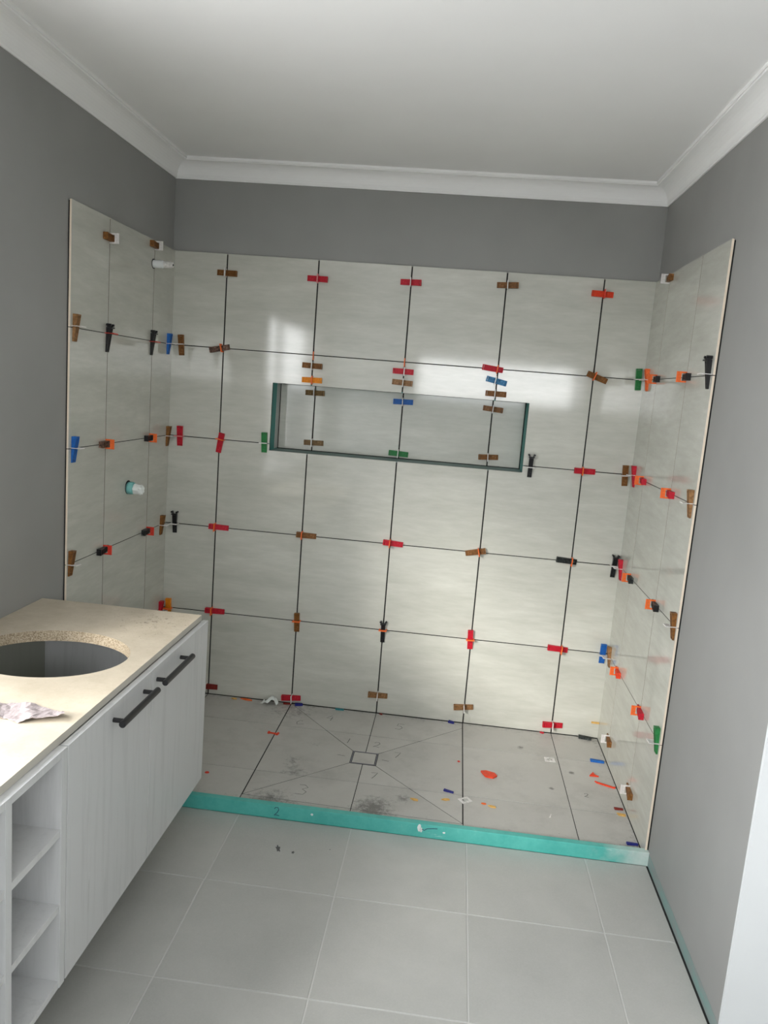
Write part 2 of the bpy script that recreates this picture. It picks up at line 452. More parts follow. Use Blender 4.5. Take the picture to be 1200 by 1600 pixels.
# niche: lining and its own tiles at the back
bm = bmesh.new()
box(bm, NX0-.004, NX0, 0.001, ND+.03, NZ0-.004, NZ1+.004); box(bm, NX1, NX1+.004, 0.001, ND+.03, NZ0-.004, NZ1+.004)
box(bm, NX0, NX1, 0.001, ND+.03, NZ1, NZ1+.004)
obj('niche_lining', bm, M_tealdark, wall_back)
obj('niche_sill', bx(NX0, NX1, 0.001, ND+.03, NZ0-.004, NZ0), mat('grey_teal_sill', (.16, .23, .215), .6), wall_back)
obj('niche_bed', bx(NX0, NX1, ND+.003, ND+.03, NZ0, NZ1), M_gap, wall_back)
slab_mesh(grid_pieces(NX0+.004, NX1-.004, NZ0+.001, NZ1-.002, [0.440, 0.894, 1.349], []), lambda a, b: (a, ND, b), 0.011, (0, -1, 0), 'niche_tiling', [M_tile, M_tilebody], wall_back)
obj('niche_reveal_strip', bx(NX0, NX0+.0012, 0.10, ND, NZ0+.004, NZ1-.002), M_edge, wall_back)  # thin grey strip over the rear part of the left reveal

# ------------------------------------------------------------------ floors
FR = XFAR
floor = struct('floor', bx(WL-.2, FR, YEND-.2, -1.0, -0.2, ZF-.010), M_grout)
gx = [0.471-P*1.0+.003, 0.471, 0.918, 1.365, 1.812]
xs = [0.024, 0.471, 0.918, 1.365, 1.812, 2.259, 2.706, 3.153]
ys = [-1.459-0.451*i for i in range(7)]
pieces = []
ex = [WL+.002]+xs+[FR-.002]; ey = sorted([YEND+.0]+ys+[-1.043])
for i in range(len(ex)-1):
    for j in range(len(ey)-1):
        a, b, c_, d = ex[i]+.0023, ex[i+1]-.0023, ey[j]+.0023, ey[j+1]-.0023
        if b > WR-.004 and c_ > YR-.02: b = WR-.006
        if a > b: continue
        if b > WR and d > YR-.02 and a < WR:
            pieces.append((rect(a, WR-.006, c_, d), rnd.random())); pieces.append((rect(WR-.006, b, c_, YR-.018), 0.3)); continue
        if a > WR-.01 and d > YR-.02: d = YR-.018
        if d > c_: pieces.append((rect(a, b, c_, d), rnd.random()))
slab_mesh(pieces, lambda a, b: (a, b, ZF), 0.0095, (0, 0, 1), 'floor_tiling', [M_floor, M_floorbody], floor)
g_bm = bmesh.new(); box(g_bm, WL, FR, YEND, -1.043, ZF-.0098, ZF-.0016)
obj('floor_grout', g_bm, M_grout, floor)

shower = struct('floor_shower', bx(WL, WR, -1.0135, WB, -0.1, -0.0012), M_gap)
YC = -1.0125
out_l = [rect(XL+.002, P-.0015, YC, -.003)]; out_r = [rect(3*P+.0015, XR-.002, YC, -.003)]
D = dict(x0=.841, x1=.959, y0=-.569, y1=-.450)
NW, NE, SW, SE = (P+.002, -.004), (3*P-.002, -.064), (P+.002, -.938), (3*P-.002, -.955)
dnw, dne, dsw, dse = (D['x0'], D['y1']), (D['x1'], D['y1']), (D['x0'], D['y0']), (D['x1'], D['y0'])
inner = [[(P+.0015, -.003), (3*P-.0015, -.003), (3*P-.0015, YC), (P+.0015, YC)]]
def fan(reg, cuts):
    ps = reg
    return ps
polyN = [NW, (3*P-.0015, -.003), NE, dne, dnw]
polyE = [NE, SE, dse, dne]
polyS = [SW, (P+.002, YC), (3*P-.002, YC), SE, dse, dsw]
polyW = [NW, dnw, dsw, SW]
def inset(poly, g):
    cx_ = sum(p[0] for p in poly)/len(poly); cy_ = sum(p[1] for p in poly)/len(poly); out = poly
    n = len(poly)
    for i in range(n):
        p, q = poly[i], poly[(i+1) % n]; nx, ny = q[1]-p[1], p[0]-q[0]; L = math.hypot(nx, ny)
        if L < 1e-6: continue
        nx /= L; ny /= L; d = nx*p[0]+ny*p[1]
        if nx*cx_+ny*cy_ > d: nx, ny, d = -nx, -ny, -d
        out = clip(out, nx, ny, d-g)
    return out
shp = out_l+out_r+[inset(q, .0014) for q in (polyN, polyE, polyW)]
shp += [inset([SW, SE, dse, dsw], .0014), [(P+.002, YC), (3*P-.002, YC), (3*P-.002, -.957), (P+.002, -.940)]]
for y in (-.272, -.733): shp = split(shp, (0, y), (1, y), .0022)
shp = split(shp, (0, -2), (0, 2), .003)
shp = split(shp, (2*P, -2), (2*P, 2), .003); shp = split(shp, (4*P, -2), (4*P, 2), .003)
slab_mesh([(p, rnd.random()) for p in shp if p], lambda a, b: (a, b, 0), 0.009, (0, 0, 1), 'shower_tiling', [M_shfloor, M_floorbody], shower)

# drain insert
dr = empty('floor_drain', (0.90, -0.5095, 0))
tag(dr, 'square tile-insert floor drain in a thin dark metal frame, centre of shower floor', 'drain')
bm = bmesh.new()
for (a, b, c_, d) in ((-.058, .058, .053, .058), (-.058, .058, -.058, -.053), (-.058, -.053, -.053, .053), (.053, .058, -.053, .053)):
    box(bm, a, b, c_, d, -.008, .0012)
obj('frame', bm, M_steel, dr)
obj('tile_insert', bx(-.0505, .0505, -.0505, .0505, -.008, 0.0006, bevel=.0006), M_shfloor, dr)

# teal hob between shower and room
hob = obj('shower_hob', bx(WL, WR, -1.042, -1.0135, ZF-.0015, 0.028, bevel=.0025), M_teal)
tag(hob, 'long low teal waterproofed hob separating the shower floor from the room floor', 'kerb')
obj('membrane_strip', bx(WR-.0008, WR, YR+.0, -1.042, ZF, 0.020), M_residue, wall_right)
obj('gap_line', bx(WR-.0075, WR-.0008, YR+.0, -1.046, ZF-.0012, ZF+.001), M_gap, wall_right)

def ribbon(pts, wdt, to3, name, m, parent):
    bm = bmesh.new(); pts = [Vector(p) for p in pts]; A = []
    for i, p in enumerate(pts):
        d = (pts[min(i+1, len(pts)-1)]-pts[max(i-1, 0)]).normalized(); nn = Vector((-d.y, d.x))*wdt/2
        A.append((bm.verts.new(to3(*(p+nn))), bm.verts.new(to3(*(p-nn)))))
    for (a, b), (c_, d) in zip(A, A[1:]): bm.faces.new((a, c_, d, b))
    return bm
GL = {
 '2': [[(0, .8), (.2, 1), (.6, 1), (.75, .75), (.5, .4), (0, 0), (.4, .08), (.85, 0)]],
 '3': [[(0, .95), (.4, 1), (.7, .8), (.35, .55), (.75, .35), (.6, .05), (0, 0)]],
 '4': [[(.5, 1), (.0, .4), (.8, .4)], [(.65, .75), (.6, 0)]],
 '5': [[(.8, 1), (.15, 1), (.1, .6), (.5, .62), (.75, .35), (.5, .02), (.0, .05)]],
 '7': [[(0, .9), (.7, 1), (.5, .4), (.3, 0)]],
 '1': [[(.4, 1), (.35, 0)]],
 '0': [[(.7, .9), (.3, 1), (0, .5), (.2, .05), (.7, .2), (1.1, .3)]],
 '-': [[(0, .5), (1.5, .45)]],
}
def write(ch, x, y, size, m=M_pencil, parent=shower, plane='z', rot=0.0):
    bmj = bmesh.new()
    for st in GL[ch]:
        pts = [((a-.4)*size*.7, (b-.5)*size) for a, b in st]
        pts = [(p[0]*math.cos(rot)-p[1]*math.sin(rot), p[0]*math.sin(rot)+p[1]*math.cos(rot)) for p in pts]
        if plane == 'z': f = lambda a, b: (x+a, y+b, 0.0006)
        else: f = lambda a, b: (x+a, -1.0426, y+b)
        b = ribbon(pts, 0.0028, f, 'm', m, None)
        me = bpy.data.meshes.new('t'); b.to_mesh(me); b.free(); bmj.from_mesh(me); bpy.data.meshes.remove(me)
    return obj('handwritten_mark', bmj, m, parent)
for a in (('0', .540, -.219, .05), ('4', .678, -.126, .06), ('5', 1.033, -.134, .065), ('2', .943, -.362, .05), ('7', 1.046, -.442, .055),
          ('-', .785, -.507, .035), ('-', .99, -.508, .03), ('1', .807, -.355, .05), ('7', .961, -.659, .055), ('3', .684, -.85, .08), ('2', 1.884, -.605, .03)):
    write(a[0], a[1], a[2], a[3], rot=-0.1)
write('2', .620, 0.004, .034, M_bluepen, hob, 'y')
for (x, z, rx, rz) in ((1.180, .012, .008, .016), (1.276, .004, .006, .004), (.76, .010, .006, .005), (1.188, .004, .006, .010)):
    hm = bmesh.new(); vs = [hm.verts.new((x+rx*math.cos(k*.628)*(.8+.3*((k*7) % 3)/3), -1.0427, z+rz*math.sin(k*.628))) for k in range(10)]; hm.faces.new(vs); obj('plaster_splash', hm, M_tape, hob)
obj('handwritten_mark', ribbon([(1.19, .008), (1.20, .004), (1.21, .012), (1.235, .016), (1.25, .017)], .003, lambda a, b: (a, -1.0428, b), '', None, None), M_bluepen, hob)

# ------------------------------------------------------------------ tile levelling clips
def wedge_mesh(colour, eared):
    key = colour+('_eared' if eared else '')
    if key in WM: return WM[key]
    bm = bmesh.new(); L, Wd = 0.100, 0.0265; x0, x1 = -L/2, L/2
    H = lambda x: 0.0205-(x-x0)/L*0.0145
    def taper(xa, xb, va, vb, lo, top):
        vs = []
        for x in (xa, xb):
            vs += [bm.verts.new((x, va, lo)), bm.verts.new((x, vb, lo)), bm.verts.new((x, vb, H(x)+top)), bm.verts.new((x, va, H(x)+top))]
        for q in ((0, 1, 2, 3), (7, 6, 5, 4), (0, 4, 5, 1), (1, 5, 6, 2), (2, 6, 7, 3), (3, 7, 4, 0)): bm.faces.new([vs[i] for i in q])
    wn = Wd/2*(0.78 if eared else 1)
    taper(x0+.008, x1, -wn+.003, wn-.003, 0.0005, -.0022)          # recessed web
    taper(x0, x1, -wn, -wn+.0032, 0.0005, 0); taper(x0, x1, wn-.0032, wn, 0.0005, 0)   # rails
    taper(x0, x0+.006, -wn+.003, wn-.003, 0.0005, 0)                # thick end bar
    taper(x1-.004, x1, -wn+.003, wn-.003, 0.0005, 0)
    k = x0+.014
    while k < x1-.008:                                              # grip ridges
        taper(k, k+.0018, -wn+.003, wn-.003, 0.002, -.0006); k += .0052
    if eared:
        for s in (-1, 1):
            box(bm, x0-.007, x0+.002, s*wn*.9-.002, s*wn*.9+.002, .004, .020)
            cyl(bm, (x0-.009, s*(wn+.003), .003), (x0-.009, s*(wn+.003), .023), .0048, n=12)
        box(bm, x0-.001, x0+.004, -wn-.004, wn+.004, .016, .026)
    me = bpy.data.meshes.new('wedge_'+key)
    bmesh.ops.recalc_face_normals(bm, faces=bm.faces); bm.to_mesh(me); bm.free(); me.materials.append(PL[colour]); WM[key] = me
    return me
WM = {}
def strap_mesh(colour, tall=False):
    key = 'strap_'+colour
    if key in WM: return WM[key]
    bm = bmesh.new(); t_ = .0011; a = .0205; b = .0142
    box(bm, -t_, t_, -a, -b, -.004, .036); box(bm, -t_, t_, b, a, -.004, .036)
    box(bm, -t_, t_, -b, b, .0195, .036)
    box(bm, -t_*1.8, t_*1.8, -a, a, .034, .0375)
    me = bpy.data.meshes.new(key)
    bmesh.ops.recalc_face_normals(bm, faces=bm.faces); bm.to_mesh(me); bm.free(); me.materials.append(PL[colour]); WM[key] = me
    return me
AX = {'B': ((1, 0, 0), (0, 0, 1), (0, -1, 0)), 'N': ((1, 0, 0), (0, 0, 1), (0, -1, 0)), 'S': ((1, 0, 0), (0, 0, 1), (0, -1, 0)),
      'L': ((0, 1, 0), (0, 0, 1), (1, 0, 0)), 'l': ((0, 1, 0), (0, 0, 1), (1, 0, 0)),
      'R': ((0, 1, 0), (0, 0, 1), (-1, 0, 0)), 'r': ((0, 1, 0), (0, 0, 1), (-1, 0, 0))}
GRP = {'B': 'levelling clips on the back wall', 'S': 'levelling clips on the back wall', 'N': 'levelling clips inside the niche',
       'L': 'levelling clips on the left wall', 'l': 'levelling clips on the left wall',
       'R': 'levelling clips on the right wall', 'r': 'levelling clips on the right wall'}
def lone(name, me, parent, loc=(0, 0, 0)):
    o = bpy.data.objects.new(name, me); C.objects.link(o); o.parent = parent; o.location = loc; return o
CLIPS = [
    ('B', 0.0034, 2.1585, 178.8, 0.0048, 'brown', 'white', 0, 'brown wedge high on the leftmost seam of the back wall, near the top edge'),
    ('B', 0.4493, 2.1604, 178.9, -0.0033, 'red', 'pink', 0, 'crimson wedge high on the second seam of the back wall, near the top edge'),
    ('B', 0.8991, 2.1734, -179.5, -0.0001, 'red', 'white', 0, 'crimson wedge high on the middle seam of the back wall, near the top edge'),
    ('B', 1.3553, 2.1901, -177.8, 0.0013, 'brown', 'white', 0, 'brown wedge high on the fourth seam of the back wall, near the top edge'),
    ('B', 1.796, 2.1786, -0.9, 0.0061, 'orange_red', 'redstrap', 0, 'orange-red wedge high on the rightmost seam of the back wall, near the top edge'),
    ('B', -0.2124, 1.7997, -86.9, -0.0032, 'brown', 'white', 0, 'upright brown wedge across the highest joint at left end of back wall'),
    ('B', -0.0166, 1.7971, 12.7, 0.0126, 'mudbrown', 'orange', 0, 'muddy brown wedge where the highest joint meets the leftmost seam of back wall'),
    ('S', 0.4527, 1.7962, -86.3, -0.0, '', 'orange', 0, 'bare orange clip strap without wedge where highest joint meets second seam'),
    ('B', 0.4495, 1.7483, 178.9, -0.0015, 'brown', 'metal', 0, 'brown wedge on second seam, just above the orange-yellow wedge over the niche'),
    ('B', 0.4523, 1.679, -179.1, -0.0032, 'amber', 'orange', 0, 'orange-yellow wedge on second seam just above top left of the niche'),
    ('S', 0.8998, 1.7975, -85.3, -0.0, '', 'orange', 0, 'bare orange clip strap without wedge where highest joint meets middle seam'),
    ('B', 0.897, 1.7546, -0.6, 0.0062, 'red', 'white', 0, 'crimson wedge on the middle seam between highest joint and niche'),
    ('B', 0.8968, 1.701, 177.6, -0.0047, 'tan', 'metal', 0, 'pale brown wedge on middle seam, directly below the crimson wedge above the niche'),
    ('B', 1.3239, 1.8007, -5.6, 0.0215, 'red', 'orange', 0, 'crimson wedge where the highest joint meets the fourth seam of back wall'),
    ('B', 1.3479, 1.7436, -11.1, -0.0063, 'sky', 'metal', 0, 'faded blue tilted wedge on fourth seam above the niche'),
    ('B', 1.351, 1.683, -0.5, -0.0062, 'brown', 'metal', 0, 'brown wedge on fourth seam, under the faded blue wedge, just above niche'),
    ('N', 0.4403, 1.616, -179.0, 0.0015, 'olive', 'white', 0, 'olive brown wedge at top of the left seam inside the niche'),
    ('N', 0.4503, 1.3605, 1.1, -0.0083, 'olive', 'white', 0, 'olive brown wedge at bottom of the left seam inside the niche'),
    ('N', 0.8966, 1.6068, 1.0, -0.0016, 'blue', 'white', 0, 'bright blue wedge at top of the middle seam inside the niche'),
    ('N', 0.8937, 1.3422, -2.4, -0.0016, 'green', 'white', 0, 'green wedge at bottom of the middle seam inside the niche'),
    ('N', 1.3516, 1.6064, 176.0, 0.0013, 'brown', 'white', 0, 'brown wedge at top of the right seam inside the niche'),
    ('N', 1.3516, 1.3639, 3.2, -0.0032, 'brown', 'white', 0, 'brown wedge at bottom of the right seam inside the niche'),
    ('B', 1.8169, 1.7963, -18.4, -0.0148, 'brown', 'orange', 0, 'tilted brown wedge where the highest joint meets the rightmost seam of back wall'),
    ('B', 2.0075, 1.8019, -86.1, -0.0001, 'green', 'white', 0, 'upright green wedge across the highest joint at right end of back wall'),
    ('B', -0.2027, 1.3509, -89.7, -0.0001, 'red', 'pink', 0, 'upright crimson wedge on second-highest joint at left end of back wall'),
    ('B', 0.0065, 1.3332, -99.9, -0.0189, 'red', 'orange', 0, 'tilted upright red wedge where second-highest joint meets the leftmost seam'),
    ('B', 0.2317, 1.354, -88.7, 0.0014, 'green', 'white', 0, 'upright green wedge on the joint just left of the niche'),
    ('B', 1.5516, 1.3466, -90.5, -0.0001, 'black', 'white', 1, 'upright black eared wedge on the joint just right of the niche'),
    ('B', 1.8112, 1.3494, 0.2, -0.0121, 'red', 'orange', 0, 'red wedge where second-highest joint meets the rightmost seam of back wall'),
    ('B', 2.0026, 1.3446, -86.3, -0.0016, 'brown', 'white', 0, 'upright brown wedge on second-highest joint at right end of back wall'),
    ('B', -0.2128, 0.9019, -89.6, 0.0014, 'black', 'white', 1, 'upright black eared wedge on third-highest joint at left end of back wall'),
    ('B', 0.0197, 0.9026, -1.8, -0.0182, 'red', 'orange', 0, 'red wedge where third-highest joint meets the leftmost seam of back wall'),
    ('B', 0.4745, 0.9034, -1.8, -0.0211, 'brown', 'orange', 0, 'brown wedge where third-highest joint meets the second seam of back wall'),
    ('B', 0.9157, 0.9053, -3.4, -0.0156, 'red', 'orange', 0, 'red wedge where third-highest joint meets the middle seam of back wall'),
    ('B', 1.3283, 0.902, -167.0, -0.0157, 'brown', 'orange', 0, 'brown wedge where third-highest joint meets the fourth seam of back wall'),
    ('B', 1.7753, 0.9029, -3.8, 0.0237, 'charcoal', 'orange', 0, 'scuffed grey-black wedge where third-highest joint meets the rightmost seam'),
    ('B', 2.0053, 0.8921, -92.1, -0.0098, 'black', 'white', 1, 'upright black eared wedge on third-highest joint at right end of back wall'),
    ('B', -0.2306, 0.451, -89.7, 0.0016, 'amber', 'orange', 0, 'upright orange wedge on back wall just above the countertop corner'),
    ('B', 0.0187, 0.4588, -1.2, -0.0142, 'red', 'orange', 0, 'red wedge on lowest joint and leftmost seam, just above the vanity corner'),
    ('B', 0.4535, 0.4438, -88.3, -0.0102, 'brown', 'orange', 0, 'upright brown wedge where lowest joint meets the second seam of back wall'),
    ('B', 0.9009, 0.4364, -89.1, -0.0187, 'black', 'orange', 1, 'upright black eared wedge where lowest joint meets the middle seam'),
    ('B', 1.3455, 0.45, -87.1, -0.0035, 'red', 'orange', 0, 'upright red wedge where lowest joint meets the fourth seam of back wall'),
    ('B', 1.7825, 0.451, -3.6, 0.0175, 'red', 'orange', 0, 'red wedge where lowest joint meets the rightmost seam of back wall'),
    ('B', 2.0048, 0.4501, -90.3, 0.0032, 'blue', 'white', 0, 'upright blue wedge on lowest joint at right end of back wall'),
    ('B', 0.0001, 0.0433, -0.8, -0.0086, 'darkred', 'white', 0, 'dark red wedge low on the leftmost seam behind the vanity edge'),
    ('B', 0.4481, 0.0324, 3.0, 0.0052, 'red', 'white', 0, 'red wedge low on second seam, just above the shower floor'),
    ('B', 0.9006, 0.1003, -0.7, 0.0001, 'tan', 'white', 0, 'pale brown wedge low on the middle seam, just above the shower floor'),
    ('B', 1.3447, 0.089, 5.0, 0.0033, 'tan', 'white', 0, 'pale brown wedge low on the fourth seam, just above the shower floor'),
    ('B', 1.802, 0.0477, 1.4, -0.0014, 'red', 'white', 0, 'crimson wedge low on the rightmost seam, just above the shower floor'),
    ('L', -0.9908, 1.7995, -97.3, -0.006, 'tan', 'white', 0, 'upright brown wedge on highest joint beside the open edge of left wall tiles'),
    ('L', -0.7188, 1.7747, -101.6, -0.0253, 'black', 'redstrap', 1, 'black eared wedge on highest joint of left wall, the one farther from corner'),
    ('L', -0.2628, 1.7848, -100.8, -0.0112, 'black', 'redstrap', 1, 'black eared wedge on highest joint of left wall, the one nearer the corner'),
    ('L', -0.057, 1.7988, -87.0, -0.0017, 'blue', 'white', 0, 'slim blue wedge on highest joint of left wall, right at the corner'),
    ('L', -0.9871, 1.3465, -93.9, -0.0062, 'blue', 'white', 0, 'upright blue wedge on second-highest joint at open edge of left wall tiles'),
    ('L', -0.0273, 1.3461, -87.1, -0.002, 'brown', 'white', 0, 'slim brown wedge on second-highest joint of left wall, at the corner'),
    ('L', -0.9983, 0.9036, -102.5, 0.0038, 'brown', 'white', 0, 'upright brown wedge on third-highest joint at open edge of left wall tiles'),
    ('L', -0.0706, 0.8983, -99.7, -0.0016, 'brown', 'white', 0, 'slim brown wedge on third-highest joint of left wall, at the corner'),
    ('L', -0.048, 0.4435, -89.5, 0.0034, 'red', 'white', 0, 'red wedge on left wall just above the countertop, beside the corner'),
    ('l', -0.7307, 2.1727, 0.0, 0.0, 'brown', 'white', 0, 'brown wedge in white clip high on left wall, the one farther from corner'),
    ('l', -0.2813, 2.2275, 0.0, 0.0, 'brown', 'white', 0, 'brown wedge in white clip high on left wall, above the shower pipe'),
    ('l', -0.7413, 1.3549, 0.0, 0.0, 'mudbrown', 'orange', 0, 'dark muddy wedge in orange clip on left wall, second-highest joint, farther from corner'),
    ('l', -0.2708, 1.3509, 0.0, 0.0, 'black', 'orange', 0, 'black wedge in orange clip on left wall, second-highest joint, nearer the corner'),
    ('l', -0.7373, 0.9063, 0.0, 0.0, 'black', 'redstrap', 0, 'black wedge in red clip on left wall, third-highest joint, farther from corner'),
    ('l', -0.282, 0.9021, 0.0, 0.0, 'charcoal', 'redstrap', 0, 'dark scuffed wedge in red clip on left wall, third-highest joint, nearer the corner'),
    ('R', -0.0973, 1.7989, -119.4, 0.0003, 'orange', 'white', 0, 'slim orange wedge on highest joint of right wall, at the corner'),
    ('r', -0.3098, 1.7999, 0.0, 0.0, 'black', 'orange', 0, 'black wedge in orange clip on highest joint of right wall, nearer the corner'),
    ('r', -0.7757, 1.803, 0.0, 0.0, 'black', 'orange', 0, 'black wedge in orange clip on highest joint of right wall, farther from corner'),
    ('R', -0.9922, 1.8033, -105.0, 0.0001, 'black', 'white', 1, 'black eared wedge on highest joint at the open edge of right wall tiles'),
    ('r', -0.2991, 2.228, 0.0, 0.0, 'brown', 'white', 0, 'brown wedge in white clip at the top edge of the right wall tiles'),
    ('R', -0.0818, 1.3508, -110.7, -0.0056, 'red', 'white', 0, 'slim red wedge on second-highest joint of right wall, at the corner'),
    ('r', -0.3035, 1.3548, 0.0, 0.0, 'red', 'orange', 0, 'red wedge in orange clip, second-highest joint of right wall, nearer the corner'),
    ('r', -0.752, 1.356, 0.0, 0.0, 'red', 'orange', 0, 'red wedge in orange clip, second-highest joint of right wall, farther from corner'),
    ('R', -0.9972, 1.35, -95.3, -0.0021, 'tan', 'white', 0, 'upright brown wedge on second-highest joint at open edge of right wall tiles'),
    ('R', -0.0575, 0.8932, -114.6, -0.0061, 'red', 'white', 0, 'slim red wedge on third-highest joint of right wall, at the corner'),
    ('r', -0.2874, 0.9046, 0.0, 0.0, 'charcoal', 'orange', 0, 'dark wedge in orange clip, third-highest joint of right wall, nearer the corner'),
    ('r', -0.752, 0.9099, 0.0, 0.0, 'black', 'orange', 0, 'black wedge in orange clip, third-highest joint of right wall, farther from corner'),
    ('R', -1.0037, 0.901, -101.0, 0.0002, 'brown', 'white', 0, 'upright brown wedge on third-highest joint at open edge of right wall tiles'),
    ('R', -0.0591, 0.4535, -106.7, 0.0047, 'tan', 'white', 0, 'slim brown wedge on lowest joint of right wall, at the corner'),
    ('r', -0.319, 0.4618, 0.0, 0.0, 'orange_red', 'orange', 0, 'orange-red wedge in orange clip on lowest joint of right wall, nearer the corner'),
    ('r', -0.7622, 0.4645, 0.0, 0.0, 'red', 'orange', 0, 'red wedge in orange clip on lowest joint of right wall, farther from corner'),
    ('R', -0.9982, 0.4578, -105.3, 0.008, 'green', 'white', 0, 'upright green wedge on lowest joint at open edge of right wall tiles'),
    ('r', -0.3146, 0.112, 0.0, 0.0, 'brown', 'white', 0, 'brown wedge in white clip just above floor on right wall, nearer the corner'),
    ('r', -0.7744, 0.1015, 0.0, 0.0, 'brown', 'white', 0, 'brown wedge in white clip just above floor on right wall, nearer the hob'),
]

for (k, h, z, ang, s, colr, pc, ear, lab) in CLIPS:
    e1, e2, n = (Vector(q) for q in AX[k])
    if k in 'LR':
        ang = -90.0 + (ang+90)*0.15
        h = max(-1.003, min(h, -0.022))
    if k in 'lr':
        h = -0.25 if h > -0.5 else -0.71; ang = 0.0
        for zz in ROWS:
            if abs(z-zz) < .03: z = zz
    a = math.radians(ang); u = e1*math.cos(a)+e2*math.sin(a); v = n.cross(u)
    base = {'B': (h, 0, z), 'S': (h, 0, z), 'N': (h, ND, z), 'L': (XL, h, z), 'l': (XL, h, z), 'R': (XR, h, z), 'r': (XR, h, z)}[k]
    if k == 'S':
        u, v = e1, e2
        r = empty('tile_levelling_clip', base)
        tag(r, lab, 'tile levelling clip', GRP[k])
        r.matrix_world = Matrix(((u.x, v.x, n.x, base[0]), (u.y, v.y, n.y, base[1]), (u.z, v.z, n.z, base[2]), (0, 0, 0, 1)))
        o = lone('strap', strap_mesh(pc), r); o.scale = (1, 1, .35); continue
    r = empty('tile_levelling_clip')
    r.matrix_world = Matrix(((u.x, v.x, n.x, base[0]), (u.y, v.y, n.y, base[1]), (u.z, v.z, n.z, base[2]), (0, 0, 0, 1)))
    tag(r, lab, 'tile levelling clip', GRP[k])
    lone('wedge', wedge_mesh(colr, ear), r, (-0.012 if k in 'lr' else 0, 0, 0))
    lone('strap', strap_mesh(pc), r, (max(-.03, min(.03, s)), 0, 0))

# ------------------------------------------------------------------ pipe outlets on the left wall
p1 = empty('shower_pipe_outlet', (XL, -.262, 2.145))
tag(p1, 'white threaded shower pipe outlet sticking out high on the left wall tiles', 'pipe fitting')
bm = bmesh.new(); lathe(bm, [(-.008, .022), (.0012, .022), (.0012, .0)], (0, 0, 0), (1, 0, 0)); obj('hole_shade_disc', bm, M_gap, p1)  # black disc painted for the shade around the pipe
bm = bmesh.new(); lathe(bm, [(0, .0175), (.044, .0175), (.046, .014), (.05, .014)], (0, 0, 0), (1, 0, 0)); obj('sleeve', bm, M_pipewhite, p1)
bm = bmesh.new(); pr = []
for i in range(7): pr += [(.050+i*.005, .0135), (.0525+i*.005, .0155)]
pr += [(.084, .012), (.092, .012)]
lathe(bm, pr, (0, 0, 0), (1, 0, 0)); obj('threaded_plug', bm, PL['white'], p1)
bm = bmesh.new(); lathe(bm, [(.092, .005), (.094, .005)], (0, 0, 0), (1, 0, 0)); obj('plug_socket', bm, M_gap, p1)
p2 = empty('mixer_pipe_outlet', (XL, -.476, 1.137))
tag(p2, 'short capped mixer outlet with teal collar and white tape on the left wall', 'pipe fitting')
bm = bmesh.new(); lathe(bm, [(-.008, .031), (.0012, .031)], (0, 0, .003), (1, 0, 0)); obj('hole_shade_disc', bm, M_gap, p2)  # black disc set slightly high, stands for shade in the hole
bm = bmesh.new(); lathe(bm, [(0, .027), (.012, .029), (.024, .028), (.030, .024)], (0, 0, 0), (1, 0, 0)); obj('collar', bm, M_pipeteal, p2, True)
bm = bmesh.new(); lathe(bm, [(.026, .022), (.034, .024), (.05, .021), (.06, .023), (.069, .018), (.074, .010)], (0, 0, -.001), (1, 0, -.05), 18)
for v_ in bm.verts: v_.co += Vector((rnd.uniform(-1, 1), rnd.uniform(-1, 1), rnd.uniform(-1, 1)))*.0022
obj('tape_wrap', bm, M_tape, p2)

# ------------------------------------------------------------------ vanity
XF = 0.349; CZ0, CZ1 = 0.170, 0.787
van = empty('floating_vanity', (WL, -1.16, CZ0))
tag(van, 'white woodgrain wall-hung vanity with two black-handled doors and open cubby shelves', 'vanity cabinet')
def vp(name, m, *a, bevel=.0006, par=None):
    bm = bmesh.new(); box(bm, *a, bevel=bevel)
    o = obj(name, bm, m, par or van)
    if par is None: o.location = -Vector(van.location)
    return o
vp('side_panel', M_cab, WL, XF-.020, -1.178, -1.160, CZ0, CZ1-.002)
vp('side_panel', M_cab, WL, XF, -2.210, -2.186, CZ0, CZ1)
vp('divider', M_cab, WL+.02, XF, -2.437, -2.414, CZ0, CZ1)
vp('side_panel', M_cab, WL, XF, -2.660, -2.640, CZ0, CZ1)
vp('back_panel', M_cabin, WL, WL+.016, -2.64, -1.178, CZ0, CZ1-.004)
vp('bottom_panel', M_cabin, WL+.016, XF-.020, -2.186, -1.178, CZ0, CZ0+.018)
vp('top_rail', M_edge, XF-.060, XF-.021, -2.186, -1.178, CZ1-.028, CZ1-.006)
vp('top_rail', M_cab, XF-.03, XF-.0005, -2.414, -2.210, CZ1-.018, CZ1)
vp('top_rail', M_cab, XF-.03, XF-.0005, -2.640, -2.437, CZ1-.018, CZ1)
for (y0, y1) in ((-2.414, -2.210), (-2.640, -2.437)):
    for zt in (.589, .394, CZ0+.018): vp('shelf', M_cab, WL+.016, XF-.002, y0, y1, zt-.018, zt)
for (y0, y1, hy) in ((-1.6775, -1.159, -1.54), (-2.181, -1.6815, -1.84)):
    d_ = empty('door_frame_tmp'); bpy.data.objects.remove(d_)
    dr_ = vp('door', M_cab, XF-.019, XF, y0, y1, CZ0+.002, CZ1, bevel=.0006)
    bm = bmesh.new(); bxh = .383; zh = .745
    cyl(bm, (bxh, hy-.122, zh), (bxh, hy+.122, zh), .0092, n=20)
    for s_ in (-.1, .1): cyl(bm, (XF-.001, hy+s_, zh), (bxh, hy+s_, zh), .0065, n=16)
    hd = obj('handle', bm, M_black, dr_, False); hd['label'] = 'matt black bar handle'

